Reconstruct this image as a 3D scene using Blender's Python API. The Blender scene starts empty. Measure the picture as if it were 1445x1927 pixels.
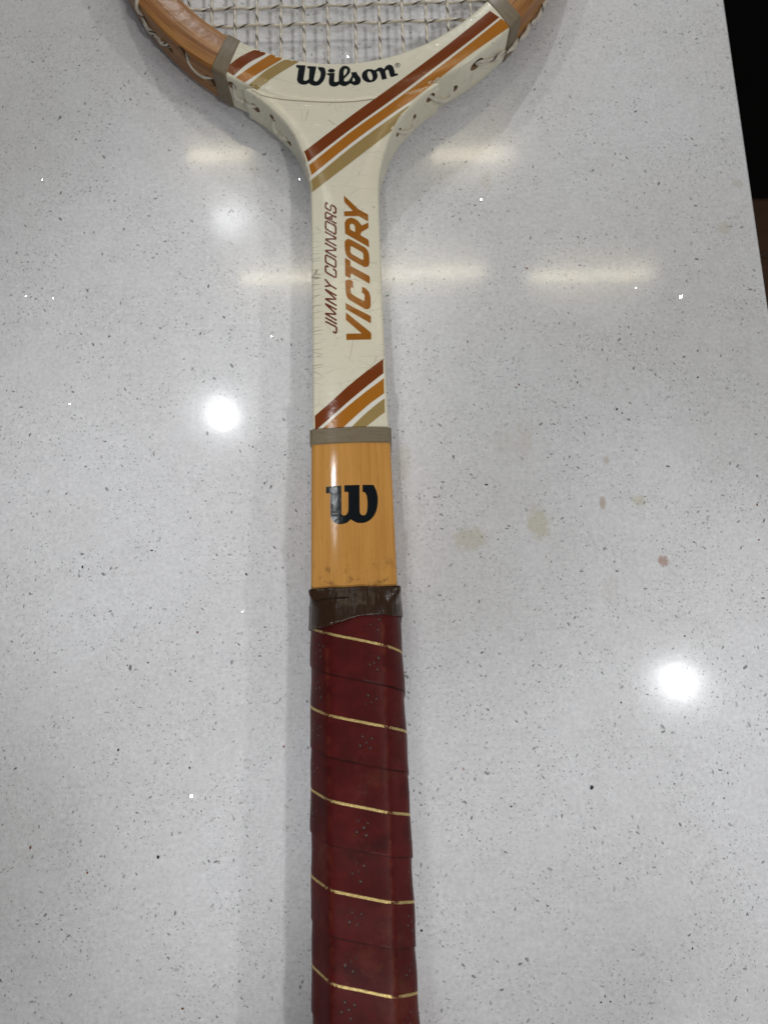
import bpy, bmesh, math, random
from mathutils import Vector, Matrix, noise as mnoise
from mathutils.bvhtree import BVHTree
from mathutils.geometry import tessellate_polygon

random.seed(7)
scene = bpy.context.scene
COL = scene.collection
R = math.radians
MM = 0.001

# ------------------------------------------------------------------ camera
FPX, PW, PH = 1376.0, 1445.0, 1927.0          # focal length in photo pixels, photo size
TILT, YAW, CAM_Z = R(11.0), R(-1.9), 0.262
cam_data = bpy.data.cameras.new('camera')
cam = bpy.data.objects.new('camera', cam_data)
COL.objects.link(cam)
cam.location = (0, 0, CAM_Z)
cam.rotation_euler = (TILT, 0, YAW)
cam_data.sensor_fit = 'VERTICAL'
cam_data.sensor_height = 36.0
cam_data.lens = 36.0 * FPX / PH
cam_data.clip_start = 0.01
cam_data.clip_end = 50
cam_data.dof.use_dof = True
cam_data.dof.focus_distance = 0.25
cam_data.dof.aperture_fstop = cam_data.lens / 1.9
scene.camera = cam
scene.render.resolution_x, scene.render.resolution_y = 767, 1024

# ------------------------------------------------------------------ world, lamps, exposure
world = bpy.data.worlds.new('World')
scene.world = world
world.use_nodes = True
bg = world.node_tree.nodes['Background']
bg.inputs['Color'].default_value = (0.95, 0.97, 1.0, 1)
bg.inputs['Strength'].default_value = 0.12

LAMP_Z = 1.5
def disk_lamp(x, y, watt, size=0.105, color=(1.0, 0.98, 0.955)):
    d = bpy.data.lights.new('downlight_or_added_key', 'AREA')
    d.shape = 'DISK'; d.size = size; d.energy = watt; d.color = color
    o = bpy.data.objects.new('downlight_or_added_key', d); COL.objects.link(o)
    o.location = (x, y, LAMP_Z)
    return o
def strip_light(x0, x1, y, watt_m, width=0.013):
    d = bpy.data.lights.new('ceiling_strip_light', 'AREA')
    d.shape = 'RECTANGLE'; d.size = x1 - x0; d.size_y = width
    d.energy = watt_m * (x1 - x0); d.color = (1.0, 0.87, 0.60)
    o = bpy.data.objects.new('ceiling_strip_light', d); COL.objects.link(o)
    o.location = ((x0 + x1) / 2, y, LAMP_Z)
    return o
disk_lamp(-0.369, 1.153, 0.34, 0.10, (0.97, 0.99, 1.0))
disk_lamp(-0.388, 0.606, 0.85, 0.046, (0.94, 0.97, 1.0))
disk_lamp(0.687, -0.089, 1.05, 0.050, (0.94, 0.97, 1.0))
disk_lamp(0.74, -1.05, 10.5)  # added key lamp, carries the light that the mirrored downlights are too dim for
disk_lamp(-0.50, 2.25, 14.0)  # added key lamp beyond the racket head, no fitting known there
disk_lamp(1.62, -0.15, 8.0)
strip_light(-0.485, -0.31, 1.342, 2.3)
strip_light(0.176, 0.40, 1.323, 2.6)
strip_light(-0.34, 0.293, 0.976, 2.0)
strip_light(0.418, 0.732, 0.955, 2.0)

def added_pool_spot(x, y, px, py, watt, half_deg):
    """added narrow spot with no known fitting, brightens one patch of the counter"""
    d = bpy.data.lights.new('added_pool_spot', 'SPOT')
    d.energy = watt; d.spot_size = R(2 * half_deg); d.spot_blend = 1.0; d.shadow_soft_size = 0.03; d.color = (0.97, 0.985, 1.0)
    o = bpy.data.objects.new('added_pool_spot', d); COL.objects.link(o)
    o.location = (x, y, LAMP_Z)
    o.rotation_euler = Vector((px - x, py - y, -LAMP_Z)).to_track_quat('-Z', 'Y').to_euler()
added_pool_spot(-0.25, -1.30, -0.075, 0.075, 72.0, 3.4)  # added spots: pools of light that make the counter unevenly lit
added_pool_spot(0.55, -1.30, 0.125, -0.025, 60.0, 2.8)
added_pool_spot(0.10, -1.35, 0.020, -0.060, 46.0, 2.0)
added_pool_spot(-0.60, -1.20, -0.055, -0.070, 54.0, 1.8)
added_pool_spot(0.30, 2.60, 0.040, 0.300, 70.0, 3.2)
scene.view_settings.view_transform = 'Standard'
scene.view_settings.look = 'None'
scene.view_settings.exposure = 0.0
scene.view_settings.gamma = 1.0
scene.view_settings.use_curve_mapping = False
scene.render.engine = 'CYCLES'

# ------------------------------------------------------------------ node helpers
def srgb(r, g, b, k=1.0):
    def l(c):
        c /= 255.0
        return c / 12.92 if c <= 0.04045 else ((c + 0.055) / 1.055) ** 2.4
    return (l(r) * k, l(g) * k, l(b) * k, 1)

class NT:
    def __init__(self, name):
        self.mat = bpy.data.materials.new(name)
        self.mat.use_nodes = True
        self.t = self.mat.node_tree
        self.p = self.t.nodes['Principled BSDF']
    def n(self, kind, **kw):
        nd = self.t.nodes.new(kind)
        for k, v in kw.items(): setattr(nd, k, v)
        return nd
    def link(self, a, b): self.t.links.new(a, b)
    def put(self, sock, v):
        if isinstance(v, bpy.types.NodeSocket): self.link(v, sock)
        else:
            if isinstance(v, tuple) and len(v) == 3 and sock.type == 'RGBA': v = v + (1,)
            sock.default_value = v
    def m(self, op, a, b=0.0, c=None, clamp=False):
        nd = self.n('ShaderNodeMath', operation=op, use_clamp=clamp)
        self.put(nd.inputs[0], a); self.put(nd.inputs[1], b)
        if c is not None: self.put(nd.inputs[2], c)
        return nd.outputs[0]
    def vm(self, op, a, b=(0, 0, 0)):
        nd = self.n('ShaderNodeVectorMath', operation=op)
        self.put(nd.inputs[0], a); self.put(nd.inputs[1], b)
        return nd.outputs['Value'] if op in ('LENGTH', 'DISTANCE', 'DOT_PRODUCT') else nd.outputs['Vector']
    def coord_mm(self, which='Object'):
        tc = self.n('ShaderNodeTexCoord')
        return self.vm('MULTIPLY', tc.outputs[which], (1000, 1000, 1000))
    def sep(self, v):
        nd = self.n('ShaderNodeSeparateXYZ'); self.put(nd.inputs[0], v); return nd.outputs
    def comb(self, x, y, z=0.0):
        nd = self.n('ShaderNodeCombineXYZ')
        self.put(nd.inputs[0], x); self.put(nd.inputs[1], y); self.put(nd.inputs[2], z)
        return nd.outputs[0]
    def noise(self, vec, scale, detail=2.0, rough=0.5, dist=0.0, dim='3D'):
        nd = self.n('ShaderNodeTexNoise', noise_dimensions=dim)
        self.put(nd.inputs['Vector'], vec); self.put(nd.inputs['Scale'], scale)
        nd.inputs['Detail'].default_value = detail; nd.inputs['Roughness'].default_value = rough
        nd.inputs['Distortion'].default_value = dist
        return nd.outputs['Fac']
    def smooth(self, v, lo, hi, a=0.0, b=1.0):
        nd = self.n('ShaderNodeMapRange', interpolation_type='SMOOTHSTEP')
        self.put(nd.inputs['Value'], v)
        self.put(nd.inputs['From Min'], lo); self.put(nd.inputs['From Max'], hi)
        self.put(nd.inputs['To Min'], a); self.put(nd.inputs['To Max'], b)
        return nd.outputs['Result']
    def mix(self, fac, a, b):
        nd = self.n('ShaderNodeMix', data_type='RGBA')
        self.put(nd.inputs['Factor'], fac); self.put(nd.inputs['A'] if False else nd.inputs[6], a); self.put(nd.inputs[7], b)
        return nd.outputs[2]
    def bump(self, h, strength=0.3, dist=0.0002, normal=None):
        nd = self.n('ShaderNodeBump')
        nd.inputs['Strength'].default_value = strength; nd.inputs['Distance'].default_value = dist
        self.put(nd.inputs['Height'], h)
        if normal is not None: self.put(nd.inputs['Normal'], normal)
        return nd.outputs['Normal']
    def out(self, color=None, rough=None, normal=None, spec=0.5, coat=0.0, coat_rough=0.05, metal=None, coat_normal=None):
        p = self.p
        if color is not None: self.put(p.inputs['Base Color'], color)
        if rough is not None: self.put(p.inputs['Roughness'], rough)
        if metal is not None: self.put(p.inputs['Metallic'], metal)
        if normal is not None: self.put(p.inputs['Normal'], normal)
        self.put(p.inputs['Specular IOR Level'], spec)
        self.put(p.inputs['Coat Weight'], coat); self.put(p.inputs['Coat Roughness'], coat_rough)
        if coat_normal is not None: self.put(p.inputs['Coat Normal'], coat_normal)
        return self.mat

# ------------------------------------------------------------------ photo pixel -> ray
CAM_M = Matrix.Translation((0, 0, CAM_Z)) @ Matrix.Rotation(YAW, 4, 'Z') @ Matrix.Rotation(TILT, 4, 'X')
CAM_O = CAM_M.translation.copy()
def pix_dir(x, y):
    return (CAM_M.to_3x3() @ Vector((x - PW / 2, -(y - PH / 2), -FPX))).normalized()
def pix_plane(x, y, z=0.0):
    d = pix_dir(x, y)
    return CAM_O + d * ((z - CAM_O.z) / d.z)

# ------------------------------------------------------------------ materials
def mat_quartz():
    t = NT('quartz_stone')
    co = t.coord_mm()
    xyz = t.sep(co)
    co2 = t.comb(xyz[0], xyz[1], 0)
    wob = t.noise(co2, 1.6, 1.0)
    wobv = t.vm('ADD', co2, t.comb(t.m('MULTIPLY', t.m('SUBTRACT', wob, 0.5), 0.5), t.m('MULTIPLY', t.m('SUBTRACT', t.noise(t.vm('ADD', co2, (37, 91, 0)), 1.6, 1.0), 0.5), 0.5)))
    cloud = t.noise(co2, 0.011, 4.0, 0.6)
    clus = t.noise(co2, 0.05, 3.0, 0.65)
    fine = t.noise(co2, 0.65, 3.0, 0.75)
    mid = t.noise(t.vm('ADD', co2, (11, 5, 3)), 0.22, 3.0, 0.6)
    v = t.m('ADD', t.m('MULTIPLY', t.m('SUBTRACT', cloud, 0.5), 0.34), 1.0)
    v = t.m('ADD', v, t.m('MULTIPLY', t.m('SUBTRACT', fine, 0.5), 0.60))
    v = t.m('ADD', v, t.m('MULTIPLY', t.m('SUBTRACT', mid, 0.5), 0.20))
    tint = t.mix(cloud, (0.695, 0.688, 0.690), (0.668, 0.682, 0.718))
    base = t.vm('SCALE', tint); base.node.inputs['Scale'].default_value = 1
    t.put(base.node.inputs['Scale'], v)
    col = base
    def flecks(col, cell, prob, smin, smax, an, dark, light, alpha, off, cl=1.0):
        vo = t.n('ShaderNodeTexVoronoi', voronoi_dimensions='2D', feature='F1')
        vec = t.vm('ADD', wobv, off)
        t.put(vo.inputs['Vector'], vec); vo.inputs['Scale'].default_value = 1.0 / cell
        vo.inputs['Randomness'].default_value = 0.9
        d = t.vm('SUBTRACT', vec, vo.outputs['Position'])
        c = t.n('ShaderNodeSeparateColor'); t.link(vo.outputs['Color'], c.inputs[0])
        rot = t.n('ShaderNodeVectorRotate', rotation_type='Z_AXIS')
        t.put(rot.inputs['Vector'], d); t.put(rot.inputs['Angle'], t.m('MULTIPLY', c.outputs[0], 6.283))
        ln = t.vm('LENGTH', t.vm('MULTIPLY', rot.outputs[0], (1, an, 0)))
        size = t.m('ADD', smin, t.m('MULTIPLY', t.m('POWER', c.outputs[2], 4.0), smax - smin))
        mask = t.smooth(ln, size, t.m('MULTIPLY', size, 0.55))
        pr = t.m('MULTIPLY', prob, t.smooth(clus, 0.38, 0.62, 1 - 0.9 * cl, 1 + 1.4 * cl))
        act = t.m('LESS_THAN', c.outputs[1], pr)
        shade = t.m('FRACT', t.m('MULTIPLY', c.outputs[0], 7.31))
        al = t.m('MULTIPLY', t.m('MULTIPLY', mask, act), t.m('ADD', alpha * 0.45, t.m('MULTIPLY', shade, alpha * 0.55)))
        return t.mix(al, col, t.mix(shade, light, dark))
    col = flecks(col, 1.6, 0.55, 0.24, 0.60, 1.8, (0.17, 0.175, 0.18), (0.36, 0.36, 0.37), 0.75, (0, 0, 0))
    col = flecks(col, 3.2, 0.42, 0.32, 1.05, 2.2, (0.08, 0.085, 0.09), (0.28, 0.285, 0.29), 0.85, (13, 57, 0))
    col = flecks(col, 6.5, 0.26, 0.40, 1.35, 2.0, (0.07, 0.075, 0.08), (0.28, 0.285, 0.29), 0.8, (71, 22, 0), 0.4)
    col = flecks(col, 4.0, 0.13, 0.4, 0.9, 1.5, (0.70, 0.71, 0.72), (0.74, 0.74, 0.74), 0.5, (5, 150, 0), 0.3)
    col = flecks(col, 24.0, 0.16, 0.35, 0.8, 1.5, (0.25, 0.09, 0.04), (0.35, 0.16, 0.09), 0.9, (171, 64, 0), 0.0)
    smudge = t.smooth(t.noise(t.vm('ADD', co2, (420, 17, 0)), 0.10, 6.0, 0.78), 0.60, 0.74, 0.0, 0.30)
    col = t.mix(smudge, col, (0.33, 0.335, 0.345))
    # stains left on the stone
    blot = t.m('MULTIPLY', t.m('SUBTRACT', t.noise(co2, 0.45, 3.0, 0.65), 0.5), 1.5)
    for (px, py, rx, ry, c, a) in ((885, 1014, 6.5, 5.0, (0.50, 0.46, 0.30), 0.55), (1013, 985, 4.6, 6.4, (0.50, 0.47, 0.28), 0.6),
                                   (1202, 941, 2.6, 2.2, (0.52, 0.49, 0.30), 0.55), (1134, 946, 1.5, 2.4, (0.36, 0.26, 0.16), 0.7),
                                   (1247, 1055, 2.2, 2.0, (0.33, 0.17, 0.10), 0.85), (1140, 866, 1.3, 1.6, (0.40, 0.32, 0.22), 0.6),
                                   (985, 828, 3.4, 7.5, (0.56, 0.50, 0.40), 0.30), (950, 835, 5.0, 5.5, (0.55, 0.50, 0.38), 0.22),
                                   (1150, 1110, 3.0, 5.5, (0.50, 0.45, 0.38), 0.20), (760, 870, 3.0, 9.0, (0.50, 0.44, 0.30), 0.35),
                                   (1388, 346, 2.6, 2.6, (0.42, 0.42, 0.30), 0.45), (1362, 430, 3.5, 3.0, (0.50, 0.48, 0.32), 0.4),
                                   (915, 340, 2.5, 4.0, (0.52, 0.49, 0.36), 0.35)):
        p = pix_plane(px, py)
        d = t.vm('MULTIPLY', t.vm('SUBTRACT', wobv, (p.x * 1000, p.y * 1000, 0)), (1 / rx, 1 / ry, 0))
        d = t.m('ADD', t.vm('LENGTH', d), blot)
        col = t.mix(t.smooth(d, 1.15, 0.55, 0.0, a * 0.75), col, c)
    peel = t.noise(co2, 1.3, 2.0, 0.6)
    scr = t.noise(t.vm('MULTIPLY', co2, (0.05, 1.6, 1)), 1.0, 2.0)
    scr2 = t.noise(t.vm('MULTIPLY', t.vm('ADD', co2, (40, 10, 0)), (1.9, 0.04, 1)), 1.0, 2.0)
    nrm = t.bump(t.m('ADD', peel, t.m('MULTIPLY', t.m('ADD', scr, scr2), 0.35)), 0.07, 0.00006)
    smear = t.noise(t.vm('ADD', co2, (300, 80, 0)), 0.03, 4.0, 0.7)
    rough = t.smooth(smear, 0.35, 0.7, 0.045, 0.065)
    grain = t.m('MULTIPLY', t.m('SUBTRACT', t.noise(t.vm('ADD', co2, (9, 4, 0)), 0.8, 2.0, 0.7), 0.5), 0.14)
    return t.out(col, rough, nrm, 0.10, 0.85, t.m('ADD', t.smooth(smear, 0.3, 0.7, 0.105, 0.165), grain), coat_normal=nrm)

def lacquer(name, color, gloss_bump=0.25, rough=0.28, coat=0.5, coat_rough=0.13):
    t = NT(name)
    co = t.coord_mm()
    v = t.m('ADD', 0.93, t.m('MULTIPLY', t.noise(co, 0.35, 4.0, 0.65), 0.14))
    c = t.vm('SCALE', color[:3]); t.put(c.node.inputs['Scale'], v)
    h = t.m('ADD', t.noise(co, 0.30, 2.0), t.m('MULTIPLY', t.noise(co, 2.4, 2.0), 0.12))
    n = t.bump(h, gloss_bump, 0.0002)
    return t.out(c, 0.5, n, 0.0, coat, coat_rough, coat_normal=n)

def mat_cream():
    t = NT('cream_paint')
    co = t.coord_mm()
    xyz = t.sep(co)
    yel = t.noise(co, 0.03, 3.0, 0.6)
    base = t.mix(yel, (0.700, 0.655, 0.490), (0.755, 0.728, 0.605))
    v = t.m('ADD', 0.94, t.m('MULTIPLY', t.noise(co, 0.5, 4.0, 0.7), 0.12))
    c = t.vm('SCALE', base); t.put(c.node.inputs['Scale'], v)
    # crazing in the old lacquer
    def cracks(col, vec, scale, wid, off, mask, dark, a):
        vo = t.n('ShaderNodeTexVoronoi', voronoi_dimensions='3D', feature='DISTANCE_TO_EDGE')
        dv = t.vm('ADD', t.vm('ADD', vec, off), t.vm('SCALE', t.n('ShaderNodeTexNoise').outputs['Color']))
        t.put(vo.inputs['Vector'], dv); vo.inputs['Scale'].default_value = scale
        k = t.m('MULTIPLY', t.smooth(vo.outputs['Distance'], wid * scale, wid * scale * 0.3), mask)
        return t.mix(t.m('MULTIPLY', k, a), col, dark), k
    m1 = t.smooth(t.noise(t.vm('ADD', co, (7, 3, 1)), 0.09, 3.0), 0.50, 0.62)
    c, k1 = cracks(c, co, 0.11, 0.075, (0, 0, 0), m1, (0.24, 0.21, 0.15), 0.55)
    m2 = t.smooth(t.noise(t.vm('ADD', co, (90, 3, 1)), 0.10, 3.0), 0.46, 0.60)
    c, k2 = cracks(c, t.vm('MULTIPLY', co, (0.3, 1.0, 0.3)), 0.22, 0.06, (5, 9, 0), m2, (0.26, 0.23, 0.16), 0.45)
    # short cross cracks along the worn left edge of the shaft
    me = t.m('MULTIPLY', t.smooth(xyz[0], -8.0, -10.5), t.m('MULTIPLY', t.smooth(xyz[1], 268, 290), t.smooth(xyz[1], 345, 330)))
    c, k3 = cracks(c, t.vm('MULTIPLY', co, (0.16, 1.0, 0.16)), 0.35, 0.08, (2, 0, 4), me, (0.16, 0.13, 0.10), 0.7)
    spot = t.smooth(t.noise(co, 0.55, 2.0), 0.735, 0.77)
    c = t.mix(t.m('MULTIPLY', spot, 0.55), c, (0.20, 0.17, 0.12))
    h = t.m('ADD', t.noise(co, 0.28, 2.0), t.m('MULTIPLY', t.noise(co, 2.2, 2.0), 0.12))
    h = t.m('SUBTRACT', h, t.m('MULTIPLY', t.m('ADD', k1, k2), 0.25))
    n = t.bump(h, 0.30, 0.0002)
    return t.out(c, 0.5, n, 0.05, 0.5, 0.13, coat_normal=n)

def mat_amber():
    t = NT('amber_lacquered_wood')
    co = t.coord_mm()
    xyz = t.sep(co)
    g1 = t.noise(t.vm('MULTIPLY', co, (1.7, 0.010, 0.6)), 1.0, 5.0, 0.7)
    g2 = t.noise(t.vm('MULTIPLY', co, (0.5, 0.02, 0.3)), 1.0, 2.0)
    g3 = t.noise(t.vm('MULTIPLY', t.vm('ADD', co, (31, 0, 0)), (3.0, 0.05, 1.0)), 1.0, 2.0)
    c = t.mix(t.m('ADD', t.m('MULTIPLY', g1, 0.6), t.m('MULTIPLY', g2, 0.4)), (0.36, 0.140, 0.026), (0.76, 0.410, 0.110))
    c = t.mix(t.m('MULTIPLY', t.smooth(g3, 0.66, 0.73), 0.6), c, (0.23, 0.10, 0.03))
    dirt = t.m('MULTIPLY', t.smooth(t.noise(co, 0.35, 4.0, 0.7), 0.50, 0.72), t.smooth(xyz[1], 222, 207))
    c = t.mix(t.m('MULTIPLY', dirt, 0.75), c, (0.14, 0.06, 0.02))
    h = t.m('ADD', t.noise(t.vm('MULTIPLY', co, (1, 0.4, 1)), 0.2, 2.0), t.m('MULTIPLY', g1, 0.12))
    n = t.bump(h, 0.16, 0.0002)
    return t.out(c, 0.5, n, 0.0, 0.9, 0.08, coat_normal=n)

def mat_hoop():
    t = NT('ash_hoop_wood')
    uv = t.coord_mm('UV')
    co = t.coord_mm()
    g1 = t.noise(t.vm('MULTIPLY', uv, (0.02, 0.6, 1)), 1.0, 5.0, 0.7, 0.6)
    g2 = t.noise(t.vm('MULTIPLY', uv, (0.012, 0.30, 1)), 1.0, 3.0, 0.6, 0.5)
    g3 = t.noise(t.vm('MULTIPLY', t.vm('ADD', uv, (9, 77, 0)), (0.025, 0.9, 1)), 1.0, 3.0, 0.6)
    pores = t.noise(t.vm('MULTIPLY', uv, (0.5, 3.5, 1)), 1.0, 2.0)
    c = t.mix(t.smooth(g2, 0.35, 0.66), (0.31, 0.135, 0.042), (0.45, 0.222, 0.075))
    c = t.mix(t.m('MULTIPLY', t.smooth(g1, 0.48, 0.64), 0.6), c, (0.19, 0.072, 0.022))
    c = t.mix(t.m('MULTIPLY', t.smooth(g3, 0.55, 0.62), 0.65), c, (0.15, 0.055, 0.018))
    c = t.mix(t.m('MULTIPLY', t.smooth(pores, 0.58, 0.72), 0.3), c, (0.20, 0.08, 0.03))
    h = t.m('ADD', t.noise(co, 0.25, 2.0), t.m('MULTIPLY', pores, 0.3))
    n = t.bump(h, 0.4, 0.0002)
    return t.out(c, 0.5, n, 0.05, 0.35, 0.22, coat_normal=n)

def mat_leather():
    t = NT('red_leather')
    uvn = t.n('ShaderNodeTexCoord').outputs['UV']
    u = t.sep(uvn)                                # u: mm around, v: turns of the wrap
    uu = t.m('MULTIPLY', u[0], 100.0); vv = u[1]
    fr = t.m('FRACT', vv)
    co = t.coord_mm()
    xyz = t.sep(co)
    peb = t.noise(t.vm('MULTIPLY', co, (1.0, 1.6, 1.0)), 1.5, 3.0, 0.6)
    worn = t.noise(co, 0.10, 4.0, 0.65)
    c = t.mix(t.smooth(worn, 0.35, 0.68), (0.062, 0.0050, 0.0048), (0.094, 0.0082, 0.0075))
    c = t.mix(t.m('MULTIPLY', t.smooth(peb, 0.55, 0.75), 0.35), c, (0.035, 0.006, 0.006))
    # rubbed bevels: the octagon corners wear to brown
    for xe in (-8.9, 8.9):
        e = t.smooth(t.m('ABSOLUTE', t.m('SUBTRACT', xyz[0], xe)), 1.1, 0.1)
        e = t.m('MULTIPLY', e, t.smooth(t.noise(co, 0.22, 3.0, 0.7), 0.42, 0.66))
        c = t.mix(t.m('MULTIPLY', e, 0.35), c, (0.20, 0.050, 0.018))
    wp = t.smooth(t.noise(t.vm('ADD', co, (3, 60, 0)), 0.06, 5.0, 0.7), 0.54, 0.70, 0.0, 0.45)
    c = t.mix(wp, c, (0.125, 0.035, 0.018))
    grime = t.smooth(t.noise(t.vm('ADD', co, (70, 10, 0)), 0.09, 5.0, 0.7), 0.52, 0.72, 0.0, 0.6)
    c = t.mix(grime, c, (0.030, 0.004, 0.004))
    # punched dots in fives
    per = 19.5
    a = t.m('SUBTRACT', t.m('MULTIPLY', t.m('FRACT', t.m('DIVIDE', t.m('ADD', t.m('SUBTRACT', uu, t.m('MULTIPLY', vv, 2.7)), 4.2), per)), per), per / 2)
    half = t.m('FRACT', t.m('MULTIPLY', vv, 2.0))
    b = t.m('MULTIPLY', t.m('SUBTRACT', half, 0.52), 12.5)
    a = t.m('ADD', a, t.m('MULTIPLY', t.m('SUBTRACT', t.noise(co, 0.16, 1.0), 0.5), 3.2))
    b = t.m('ADD', b, t.m('MULTIPLY', t.m('SUBTRACT', t.noise(t.vm('ADD', co, (50, 3, 8)), 0.16, 1.0), 0.5), 3.2))
    dmin = None
    for (dx, dy) in ((0.1, 0.1), (-1.3, 1.9), (1.5, 1.5), (-1.7, -0.9), (1.0, -1.8)):
        d = t.vm('LENGTH', t.comb(t.m('SUBTRACT', a, dx), t.m('SUBTRACT', b, dy), 0))
        dmin = d if dmin is None else t.m('MINIMUM', dmin, d)
    ring = t.smooth(dmin, 0.62, 0.48)
    core = t.smooth(dmin, 0.40, 0.24)
    fade = t.smooth(t.noise(co, 0.35, 2.0), 0.36, 0.56, 0.15, 1.0)
    ring = t.m('MULTIPLY', ring, fade); core = t.m('MULTIPLY', core, fade)
    c = t.mix(t.m('MULTIPLY', ring, 0.9), c, (0.012, 0.004, 0.004))
    c = t.mix(t.m('MULTIPLY', core, 0.8), c, (0.16, 0.10, 0.09))
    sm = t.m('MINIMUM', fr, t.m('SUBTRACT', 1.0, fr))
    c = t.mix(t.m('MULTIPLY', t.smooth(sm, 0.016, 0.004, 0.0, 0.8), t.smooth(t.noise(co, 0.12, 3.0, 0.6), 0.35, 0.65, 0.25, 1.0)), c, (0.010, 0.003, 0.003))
    # gold line printed along the strip
    gl = t.m('ABSOLUTE', t.m('SUBTRACT', fr, t.m('ADD', 0.5, t.m('MULTIPLY', t.m('SUBTRACT', t.noise(co, 0.9, 3.0), 0.5), 0.010))))
    gold = t.smooth(gl, 0.0185, 0.0125)
    flake = t.noise(co, 1.6, 3.0, 0.7)
    edge = t.smooth(t.m('ABSOLUTE', t.m('SUBTRACT', t.m('ABSOLUTE', xyz[0]), 9.3)), 2.6, 0.3)
    keep = t.smooth(flake, t.m('ADD', 0.30, t.m('MULTIPLY', edge, 0.22)), t.m('ADD', 0.36, t.m('MULTIPLY', edge, 0.22)))
    gold = t.m('MULTIPLY', gold, keep)
    spark = t.noise(co, 3.0, 2.0, 0.7)
    gc = t.mix(t.smooth(spark, 0.35, 0.7), (0.42, 0.29, 0.09), (0.90, 0.72, 0.34))
    c = t.mix(gold, c, gc)
    h = t.m('ADD', t.m('MULTIPLY', peb, 0.5), t.m('MULTIPLY', ring, -0.8))
    h = t.m('ADD', h, t.m('MULTIPLY', t.m('MULTIPLY', spark, gold), 0.9))
    n = t.bump(h, 0.45, 0.0002)
    t.put(t.p.inputs['Metallic'], t.m('MULTIPLY', gold, 0.75))
    return t.out(c, t.m('ADD', 0.34, t.m('MULTIPLY', peb, 0.18)), n, 0.17)

def mat_tape():
    t = NT('brown_vinyl_tape')
    co = t.coord_mm()
    w = t.noise(t.vm('MULTIPLY', co, (0.7, 0.25, 0.4)), 0.5, 3.0, 0.6)
    c = t.mix(w, (0.020, 0.0085, 0.003), (0.042, 0.019, 0.0075))
    h = t.m('ADD', w, t.m('MULTIPLY', t.noise(co, 1.8, 2.0), 0.12))
    h = t.m('ADD', h, t.m('MULTIPLY', t.noise(t.vm('MULTIPLY', co, (0.30, 0.07, 0.2)), 1.0, 2.0, 0.5, 0.8), 1.6))
    n = t.bump(h, 0.55, 0.0006)
    return t.out(c, 0.27, n, 0.36)

def mat_thread():
    t = NT('grey_whipping_thread')
    uv = t.coord_mm('UV')
    g = t.noise(t.vm('MULTIPLY', uv, (0.12, 3.0, 1)), 1.0, 3.0, 0.7)
    g2 = t.noise(t.vm('MULTIPLY', uv, (0.6, 1.0, 1)), 1.0, 2.0)
    c = t.mix(g, (0.085, 0.062, 0.035), (0.30, 0.245, 0.160))
    c = t.mix(t.m('MULTIPLY', t.smooth(g2, 0.58, 0.75), 0.4), c, (0.10, 0.07, 0.04))
    n = t.bump(g, 0.6, 0.0003)
    return t.out(c, 0.5, n, 0.3, 0.15, 0.2)

def mat_string():
    t = NT('twisted_string')
    u = t.sep(t.n('ShaderNodeTexCoord').outputs['UV'])
    ph = t.m('FRACT', t.m('ADD', t.m('DIVIDE', t.m('MULTIPLY', u[0], 1000.0), 9.5), u[1]))
    dark = t.m('MULTIPLY', t.smooth(ph, 0.0, 0.03), t.smooth(ph, 0.20, 0.16))
    co = t.coord_mm()
    c = t.mix(t.noise(co, 0.5, 3.0), (0.52, 0.46, 0.37), (0.76, 0.71, 0.61))
    c = t.mix(t.m('MULTIPLY', dark, 0.96), c, (0.018, 0.014, 0.012))
    ply = t.m('SINE', t.m('MULTIPLY', ph, 12.566))
    n = t.bump(ply, 0.35, 0.0003)
    return t.out(c, 0.35, n, 0.45)

def mat_floor():
    t = NT('brown_floor_wood')
    co = t.coord_mm()
    inf = t.n('ShaderNodeObjectInfo').outputs['Random']
    g = t.noise(t.vm('ADD', t.vm('MULTIPLY', co, (0.004, 0.05, 1)), t.comb(t.m('MULTIPLY', inf, 90), 0, 0)), 1.0, 4.0, 0.6)
    c = t.mix(g, (0.050, 0.024, 0.012), (0.115, 0.060, 0.034))
    return t.out(c, 0.45, t.bump(g, 0.2, 0.001), 0.4)

def mat_plain(name, col, rough=0.5, spec=0.4, bump=0.1, sc=0.4):
    t = NT(name)
    co = t.coord_mm()
    g = t.noise(co, sc, 3.0, 0.6)
    c = t.vm('SCALE', col); t.put(c.node.inputs['Scale'], t.m('ADD', 0.85, t.m('MULTIPLY', g, 0.3)))
    return t.out(c, rough, t.bump(g, bump, 0.0003), spec)

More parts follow.
